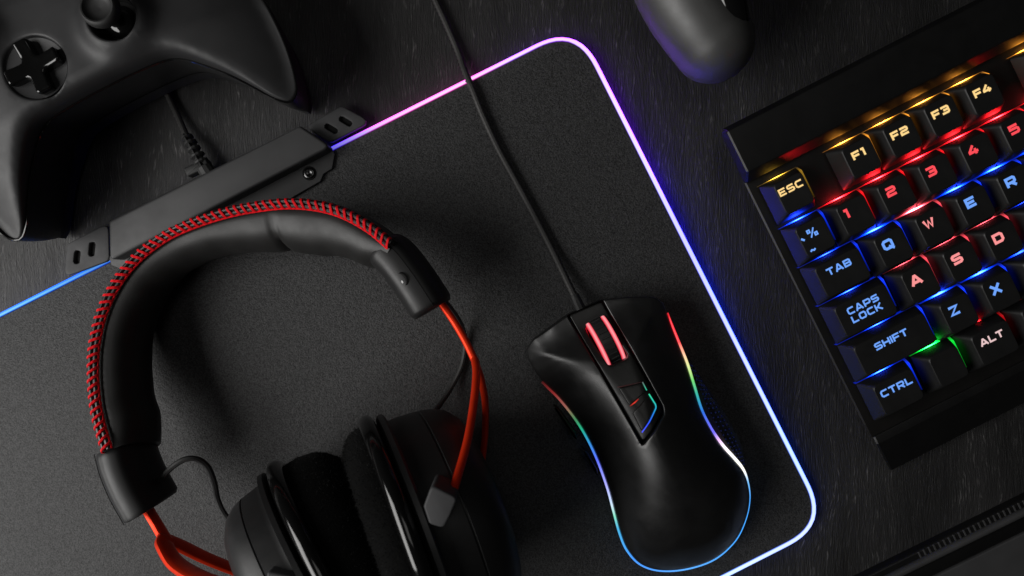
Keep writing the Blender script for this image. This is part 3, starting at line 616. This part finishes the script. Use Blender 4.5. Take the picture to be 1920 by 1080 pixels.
def pad_prof(i):
    e_ = 0.62+0.38*math.sin(endfall(i, 14)*math.pi/2)
    x = Lb[i]-Lb[crease_i]; pinch = 1-0.10*math.exp(-(x/1.3)**2)-0.03*math.exp(-(x/9.0)**2)
    wob = 1+0.012*math.sin(Lb[i]*0.21)+0.008*math.sin(Lb[i]*0.47+1)
    k = e_*pinch*wob*(1+0.58*math.exp(-((Lb[i]-Lb[crease_i]-10)/34.0)**2))
    base = [(1.5, -2.0), (3.3, -1.6), (6.2, -2.4), (8.9, -4.8), (11.0, -8.6), (12.2, -13.5), (12.2, -18.5), (10.9, -23.3), (8.4, -26.8), (5.0, -28.8), (2.0, -29.2), (0.2, -28.0), (0.2, -3.5)]
    return [(sg*(a*k if a > 2.0 else a), c if a < 2.0 else -15.5+(c+15.5)*(0.85+0.15*e_)*(pinch**.35)) for a, c in base]
part(hs, 'headband_padding', sweep(band, pad_prof), M['leather'], smooth=60)
part(hs, 'headband_cover', sweep(band, [(sg*a, c) for a, c in [(-2.2, -1.5), (-0.2, -2.0), (0.3, -15), (-0.2, -28), (-2.2, -28.5), (-3.0, -15)]]), M['cord'])
for q, dz in ((-0.85, 0.1), (0.8, -0.2)):
    part(hs, 'piping', sweep(band+Ss*sg*q+np.array([0, 0, dz]), circ(0.92, 10)), M['cord'])
part(hs, 'piping', sweep(band+np.array([0, 0, -29.0]), circ(1.6, 8)), M['cord'])
# seam thread along the inside of the piping (twisted pair)
fine = resample(band, 0.7); T2, S2, _ = frames(fine)
for ph in (0, math.pi):
    tw = np.arange(len(fine))*0.9+ph
    part(hs, 'seam_thread', sweep(fine+S2*sg*(1.88+0.14*np.sin(tw))[:, None]+np.array([0, 0, -0.55])+np.c_[0*tw, 0*tw, 0.3*np.cos(tw)], circ(0.33, 5)), M['thread'])
# one stitch, shared by all: two threads over both cords; local x = inwards, y = along, z = up
arc = np.array([(-1.95, -1.1), (-1.8, 0.4), (-0.9, 1.24), (0.0, 1.05), (0.85, 0.98), (1.8, 0.1)])
def thread(y0, y1): return sweep(catmull(np.array([(x, y0+(y1-y0)*(x+1.95)/3.75, z) for x, z in arc]), 2), circ(0.33, 5))
st_mesh = mesh('stitch', *join(thread(-1.25, 0.85), thread(-0.85, 1.45)), M['thread'])
NS = 64
for k in range(NS):
    s = 1.0+(Lb[-1]-2.0)*k/(NS-1); i = min(NB-2, int(np.searchsorted(Lb, s))); p = np.array([np.interp(s, Lb, band[:, c]) for c in range(3)])
    x = Vector(Ss[i]*sg); z = Vector(Uu[i]); y = z.cross(x)
    rot = Matrix((x, y, z)).transposed().to_4x4() @ Matrix.Rotation(random.uniform(-.10, .10), 4, 'Z') @ Matrix.Scale(random.uniform(.95, 1.06), 4, (0, 1, 0))
    link('stitch', st_mesh, hs.o, hs.inv @ Matrix.Translation(Vector(p)*MM) @ rot)
# end caps
def cap_part(px, hw, hh, first):
    c = catmull(PL(px), 6); n2 = len(c)
    def pf(i):
        t = i/(n2-1); k = 1.0-0.10*max(0, (t-.9)/.1) if t > .9 else (0.94+.06*min(1, t/.06))
        tt = np.arange(28)*2*math.pi/28; c_, s_ = np.cos(tt), np.sin(tt)
        return np.c_[hw*k*np.sign(c_)*np.abs(c_)**.72, hh*k*np.sign(s_)*np.abs(s_)**.72]
    o = part(hs, 'end_cap', sweep(c, pf), M['cap'], smooth=50)
    return c, o
cR, oR = cap_part([(731, 470, 31), (752, 492, 32), (776, 524, 33), (800, 560, 34), (812, 580, 34)], 8.8, 15.5, 0)
cL, oL = cap_part([(238, 838, 31), (247, 870, 32), (262, 905, 33), (280, 938, 34), (287, 950, 34)], 7.4, 14.5, 0)
def seam(c, off, up, T=hs, par=None):
    T_, S_, U_ = frames(c); part(T, 'seam_groove', sweep(c+S_*off+U_*up, circ(.16, 5)), M['void'], parent=par)
TR_, SR_, UR_ = frames(cR); sR = 1 if SR_[3, 0] > 0 else -1
seam(cR, sR*2.6, 15.33, hs, oR); TL_, SL_, UL_ = frames(cL); sL = 1 if SL_[3, 0] < 0 else -1
seam(cL, sL*3.4, 15.2, hs, oL)
hp = P(752, 526, 47.6); hd = np.array([math.cos(math.radians(-55)), math.sin(math.radians(-55))])
part(hs, 'adjuster_hole', lathe([(0, 3.4), (.4, 2.9), (.1, 2.3), (-.2, .01)], hp, (-.45, -.15, 1), (*hd, 0), 24, 1.0), M['void'], parent=oR)
part(hs, 'adjuster_pin', lathe([(0, 1.0), (.6, .7), (.7, .01)], hp+np.array([.6, -.6, .1]), (-.45, -.15, 1), (*hd, 0), 14), M['steel'], parent=oR)
# yokes
def barprof(a, c): return circ(a*1.08, 16, c, .75)
def yoke(stem, up_arm, low_arm, a, c):
    st = catmull(PL(stem), 6); ua = catmull(PL(up_arm), 6); la = catmull(PL(low_arm), 6)
    return join(sweep(st, barprof(a, c*.6)), sweep(ua, lambda i: barprof(a*1.02, c*.8)), sweep(la, lambda i: barprof(a*.95, c*.7)))
part(hs, 'yoke', yoke([(812, 548, 33), (830, 572, 34), (852, 604, 36), (873, 640, 39), (893, 682, 42)], [(891, 677, 42.5), (893, 700, 47), (889, 750, 55), (876, 828, 67), (850, 920, 80)], [(890, 675, 40), (903, 715, 34), (910, 760, 26), (909, 820, 16), (900, 895, 9)], 1.4, 3.4), M['red'])
part(hs, 'yoke', yoke([(270, 944, 33), (283, 965, 35), (298, 990, 37), (312, 1014, 40)], [(311, 1010, 41), (309, 1024, 45), (330, 1056, 52), (372, 1082, 62), (440, 1108, 76)], [(312, 1012, 38), (340, 1024, 34), (390, 1048, 26), (450, 1072, 17), (500, 1090, 12)], 1.4, 4.6), M['red'])
# ear cups
def cup(E, d, R, o, thick=1.0, deep=1.0, zc=45.0):
    d = np.array([*d, 0.]); d /= np.linalg.norm(d); o = np.array(o, float); o -= d*(o@d); o /= np.linalg.norm(o)
    C = np.array([*E, zc])+d*R
    L_ = lambda prof, n=72: lathe(prof, C, o, d, n)
    q = lambda *p: [(x, r*R/46) for x, r in p]
    cush = part(hs, 'ear_cushion', L_(q(*((x*thick, r) for x, r in ((-3, 43.6), (-6, 44.6), (-11, 44.6), (-17, 43.2), (-21.5, 40), (-24.5, 36), (-25, 31), (-23, 26), (-16, 23), (-7, 22.5), (-3, 22.4))))), M['velour'])
    fv = []; ff = []; axn = o; e2n = np.cross(axn, d)
    cp_ = np.array([(-3, 43.6), (-6, 44.6), (-11, 44.6), (-17, 43.2), (-21.5, 40), (-24.5, 36), (-25, 31), (-23, 26)])*np.array([thick, R/46])
    cs_ = resample(cp_, 0.4)
    for _ in range(9000):
        k_ = RNG.integers(1, len(cs_)-1); t_ = RNG.random()*2*math.pi; rd = d*math.cos(t_)+e2n*math.sin(t_); pt = C+axn*cs_[k_, 0]+rd*cs_[k_, 1]
        if pt[2] < 25 or pt[1] < -150: continue
        tn = cs_[k_+1]-cs_[k_-1]; nn_ = axn*(-tn[1])+rd*tn[0]; nn_ = nn_/np.linalg.norm(nn_); nn_ = nn_*(1 if (nn_@rd)*0+(nn_@(pt-C-axn*(-12*thick)-rd*36)) > 0 else -1)
        dv_ = nn_+RNG.normal(0, .55, 3); dv_ /= np.linalg.norm(dv_); sd_ = np.cross(dv_, RNG.normal(0, 1, 3)); sd_ /= np.linalg.norm(sd_); ln = RNG.uniform(.5, 1.25)
        m0 = len(fv); fv += [pt-sd_*.08, pt+sd_*.08, pt+dv_*ln]; ff.append((m0, m0+1, m0+2))
    part(hs, 'velour_pile', (fv, ff), M['pile'], parent=cush, kind='stuff', smooth=0)
    part(hs, 'cushion_speaker', L_(q((-2, 22.6), (-1.5, 10), (-1.2, 0.01)), 40), M['dark'], parent=cush)
    t = np.linspace(0, 2*math.pi, 17)[:-1]
    part(hs, 'gloss_rim', lathe([(-2.2+3.2*math.cos(a), (45.2+3.3*math.sin(a))*R/46) for a in t], C, o, d, 72, closed=True), M['gloss'])
    hsng = part(hs, 'ear_cup', L_(q(*((x*(deep if x > 5 else 1), r) for x, r in ((1.0, 40), (2.0, 45.2), (2.6, 46.4), (4.4, 46.5), (5.2, 45.6), (5.4, 43.4), (6.5, 42.9), (9, 43.0), (17.4, 42.2), (17.7, 41.7), (18.1, 41.7), (18.4, 42.1), (23, 41), (28, 38.6), (31.5, 34.5), (33, 29), (33.5, 20), (33.5, .01))))), M['cap'])
    return C, o, d
CR, oRr, dR = cup((-54.8, -51.3), (0.34, -0.94), 45, (0.94, 0.34, -0.30), 0.6)
CL, oLl, dL = cup((-94.5, -71), (0.5, -0.87), 45, (-0.87, -0.5, 0.35), 1.0, 0.74)
blk = round_poly(poly_px([(809, 909), (858, 934), (845, 965), (832, 991), (805, 983), (794, 950)], 90), 1.8, 4)
part(hs, 'pivot_block', prism(blk, 76, 90, 0.7), M['tab'])
blk = round_poly(poly_px([(500, 1072), (560, 1084), (590, 1120), (540, 1150), (495, 1120)], 88), 1, 3)
part(hs, 'pivot_block', prism(blk, 76, 88, 0.9), M['tab'])
for z0 in (4.2,):
    for c, o_ in ((P(902, 905, 8), 0), (P(505, 1095, 8), 0)): part(hs, 'pivot_block', box((c[0], c[1], 4.2), 9, 11, 9, .4, .8), M['cap'])
part(hs, 'cup_cable', braid(catmull(PL([(826, 560, 30), (845, 578, 22), (866, 612, 9), (872, 645, 5.4), (866, 685, 5.2), (845, 728, 7), (822, 762, 14), (805, 786, 26)]), 10), 1.15, 8, .8), M['braid'])
part(hs, 'cup_cable', sweep(catmull(PL([(300, 902, 33), (318, 880, 36), (345, 862, 36), (370, 861, 34), (390, 876, 30), (402, 905, 24), (408, 935, 20), (420, 962, 20), (440, 985, 22)]), 8), circ(1.15, 8)), M['rubber'])
# ================================================================== GAME CONTROLLER (upper left)
GC = P(143, 82, 45)
gp = Thing('game_controller', 'black game controller with a cross pad and thumbstick cut off by the upper left corner', 'game controller', (GC[0], GC[1], 0), (0, 0, ANG))
half = [(0, 16), (13, 16.2), (25, 17.2), (31, 19.5), (36, 23.5), (45, 33), (52, 42.5), (56.5, 49), (61.5, 53), (66, 50.5), (68.8, 43), (70.8, 33), (71.6, 22), (71.3, 12), (69, -8), (63, -25), (54, -36), (40, -41.5), (20, -43), (0, -43)]
out = [(x, -y) for x, y in half]+[(-x, -y) for x, y in half[1:-1]][::-1]
gout = ccw(resample(catmull(np.array(out), 5, True), 2.0, True))
def locpx(px, py, z):
    q = P(px, py, z)-np.array([GC[0], GC[1], 0]); return np.array([q[:2]@U2, -(q[:2]@V2D)])
stk = locpx(219, 37, 47); dp = locpx(65, 126, 46); stk2 = np.array([stk[0]-2*(stk[0]-0)-17, dp[1]+26]) 
stk2 = locpx(-72, 75, 47)
def gzb(q): v = -q[:, 1]; return 38-np.clip(v-16, 0, 60)*.12
def gz(q):
    v = -q[:, 1]; d = pdist(q, gout); x = np.clip(d/5, 0, 1); g = np.sqrt(np.maximum(0, 1-(1-x)**2))
    zc = 46-np.clip(v-14, 0, 60)*.16-np.clip(-v-25, 0, 30)*.2-np.clip(np.abs(q[:, 0])-30, 0, 60)**2*.007
    z = gzb(q)+(zc-gzb(q))*g
    for c, A in ((stk, 4.6), (stk2, 4.6)):
        r = np.linalg.norm(q-c, axis=1); z += A*np.exp(-(np.clip(r-9.8, 0, 99)/4.6)**2)*np.clip(d/8, 0, 1)
    return z
def ring2(c, r, n=40): t = np.arange(n)*2*math.pi/n; return np.c_[c[0]+r*np.cos(t), c[1]+r*np.sin(t)]
part(gp, 'upper_shell', dome(inset(gout, 0.5), gz, 1.2, lambda q: gzb(q)-1.2, 1.7, holes=[ring2(stk, 9.0), ring2(stk2, 9.0), ring2(dp, 12.2)], hole_skirt=7), M['pad_shell'], world=False, smooth=50)
lo_r = []
for t in (0, .12, .3, .5, .7, .85):
    q = inset(gout, 5*t**2.2); lo_r.append(np.c_[q, (gzb(gout)-1.3)*(1-t)+(1.0+np.clip(30+gout[:, 1], 0, 30)*.42)*t])
part(gp, 'lower_shell', join(loft(lo_r, cap0=False, cap1=False), dome(inset(gout, 3.0), lambda q: 2.5+np.clip(20+q[:, 1], 0, 30)*.3, 0, lambda q: 12.0, 3.0)), M['satin'], world=False, smooth=50)
part(gp, 'seam_line', sweep(np.vstack([np.c_[inset(gout, .15), gzb(gout)-1.0], [(*inset(gout, .15)[0], gzb(gout)[0]-1.0)]]), circ(.45, 6)), M['gloss'], world=False)
for c in (stk, stk2):
    z0 = 46.5
    stt = part(gp, 'thumbstick', lathe([(0, 9.2), (.4, 8.6), (-1.2, 8.2), (-3.0, 7.8), (-3, 0.01)], (*c, z0+1.2), (0, 0, 1), (1, 0, 0), 48), M['void'], world=False)
    part(gp, 'stick_dome', lathe([(7.8*math.sin(a)-6.2, 7.9*math.cos(a)) for a in np.linspace(0, 1.5, 9)], (*c, z0), (0, 0, 1), (1, 0, 0), 48), M['gloss'], world=False, parent=stt)
    part(gp, 'stick_neck', lathe([(0, 3.2), (9, 3.0)], (*c, z0), (0, 0, 1), (1, 0, 0), 24), M['dark'], world=False, parent=stt)
    part(gp, 'stick_cap', lathe([(7, .01), (7, 5.6), (7.6, 6.9), (8.6, 7.25), (10.2, 7.2), (11.2, 6.7), (11.6, 6.0), (11.5, 5.5), (10.9, 5.0), (10.2, 4.4), (9.7, 2.8), (9.5, .01)], (*c, z0+1.5), (0, 0, 1), (1, 0, 0), 48), M['stick'], world=False, parent=stt)
zd = float(gz(dp[None])[0])
dsk = part(gp, 'pad_dish', lathe([(-.6, 12.25), (-1.2, 11.9), (-1.9, 9), (-2.2, .01)], (*dp, zd), (0, 0, 1), (1, 0, 0), 48), M['pad_shell'], world=False)
a_, l_ = 3.0, 10.9
crs = [(a_, a_), (a_, l_), (-a_, l_), (-a_, a_), (-l_, a_), (-l_, -a_), (-a_, -a_), (-a_, -l_), (a_, -l_), (a_, -a_), (l_, -a_), (l_, a_)]
crs = round_poly(np.array(crs)[::-1], [.5, 1.2, 1.2]*4, 4)
crs = resample(crs, .7, True)+dp
part(gp, 'direction_pad', dome(crs, lambda q: zd+1.2+np.linalg.norm(q-dp, axis=1)**2*.010, 1.0, zd-2, .9), M['gloss'], world=False, smooth=50)
# ================================================================== SECOND CONTROLLER (top edge)
g2 = Thing('game_controller', 'grey sheened rounded grip of another game controller poking in at the top edge', 'game controller', (*P(1300, -60, 0)[:2], 0))
gpth = catmull(PL([(1222, -210, 34), (1238, -130, 33), (1257, -60, 32), (1281, -3, 31), (1311, 45, 30), (1342, 87, 28.5), (1365, 118, 27.5), (1381, 140, 27)]), 8)
Lg = np.r_[0, np.cumsum(np.linalg.norm(np.diff(gpth, axis=0), axis=1))]; Lg = Lg[-1]-Lg
def rr_(x): return 16.3*np.sqrt(np.clip(1-(1-np.clip(x/17, 0, 1))**2, 0.0, 1))+np.clip(x-20, 0, 60)*.04
part(g2, 'grip', sweep(gpth, lambda i: circ(max(.3, float(rr_(Lg[i]))), 36, max(.3, float(rr_(Lg[i]))*1.1))), M['grip2'], smooth=70)
bpl = round_poly(poly_px([(1120, -220), (1165, -150), (1225, -130), (1300, -130), (1380, -150), (1640, -170), (1800, -90), (1880, -230), (1700, -420), (1250, -420)], 40), 9, 6)
part(g2, 'body', prism(bpl, 22, 50, 9, 6), M['satin'], smooth=60)
gl = catmull(PL([(1318, -160, 45), (1336, -90, 44), (1352, -30, 42.5), (1366, 20, 40), (1378, 52, 36), (1388, 76, 30)]), 6)
part(g2, 'gloss_trigger', sweep(gl, lambda i: circ(7.6-4.4*(i/(len(gl)-1))**4, 24, 9-5*(i/(len(gl)-1))**3)), M['gloss'], smooth=60)
c = P(1395, 68, 37); part(g2, 'blue_dot', lathe([(0, 1.1), (.4, .8), (.6, .01)], c, (.2, -.2, 1), (1, 0, 0), 14), emit('blue_dot_emission', (0.25, 0.6, 1.0), 1.5))  # small emissive blue dot beside the gloss piece
# ================================================================== LAPTOP CORNER (lower right)
lo0 = P(1540, 1121, 9); A0 = P(1683, 1079, 6); A1 = P(1920, 963, 6); la = math.atan2(A1[1]-A0[1], A1[0]-A0[0])
lp = Thing('laptop', 'dark grey laptop cut off by the lower right corner, short slots along its rim', 'laptop', (A0[0], A0[1], 0), (0, 0, la))
def slab(x0, x1, y0, y1, z0, z1, bev, r=1.5): return prism(round_poly([(x0, y0), (x1, y0), (x1, y1), (x0, y1)], r, 4), z0, z1, bev)
part(lp, 'base', slab(-46, 240, -160, 5.0, .4, 4.6, 1.2), M['kb'], world=False)
part(lp, 'hinge_bar', sweep(np.array([(x, 0.2, 5.2) for x in (-30, -29.5, 80, 239)]), circ(1.7, 14)), M['laptop'], world=False)
part(lp, 'recess', slab(-30, 238, -7.5, -1.6, 4.62, 4.9, .1, .3), M['void'], world=False)
part(lp, 'deck', slab(-28, 238, -158, -8.0, 4.62, 6.0, .5), M['laptop'], world=False)
sm = mesh('vent_slot', *prism(round_poly([(-.42, -1.5), (.42, -1.5), (.42, 1.5), (-.42, 1.5)], .35, 3), 0, .35, .12), M['laptop'])
for k in range(38): link('vent_slot', sm, lp.o, Matrix.Translation(Vector((13.5+2.5*k, 3.1, 4.5))*MM))
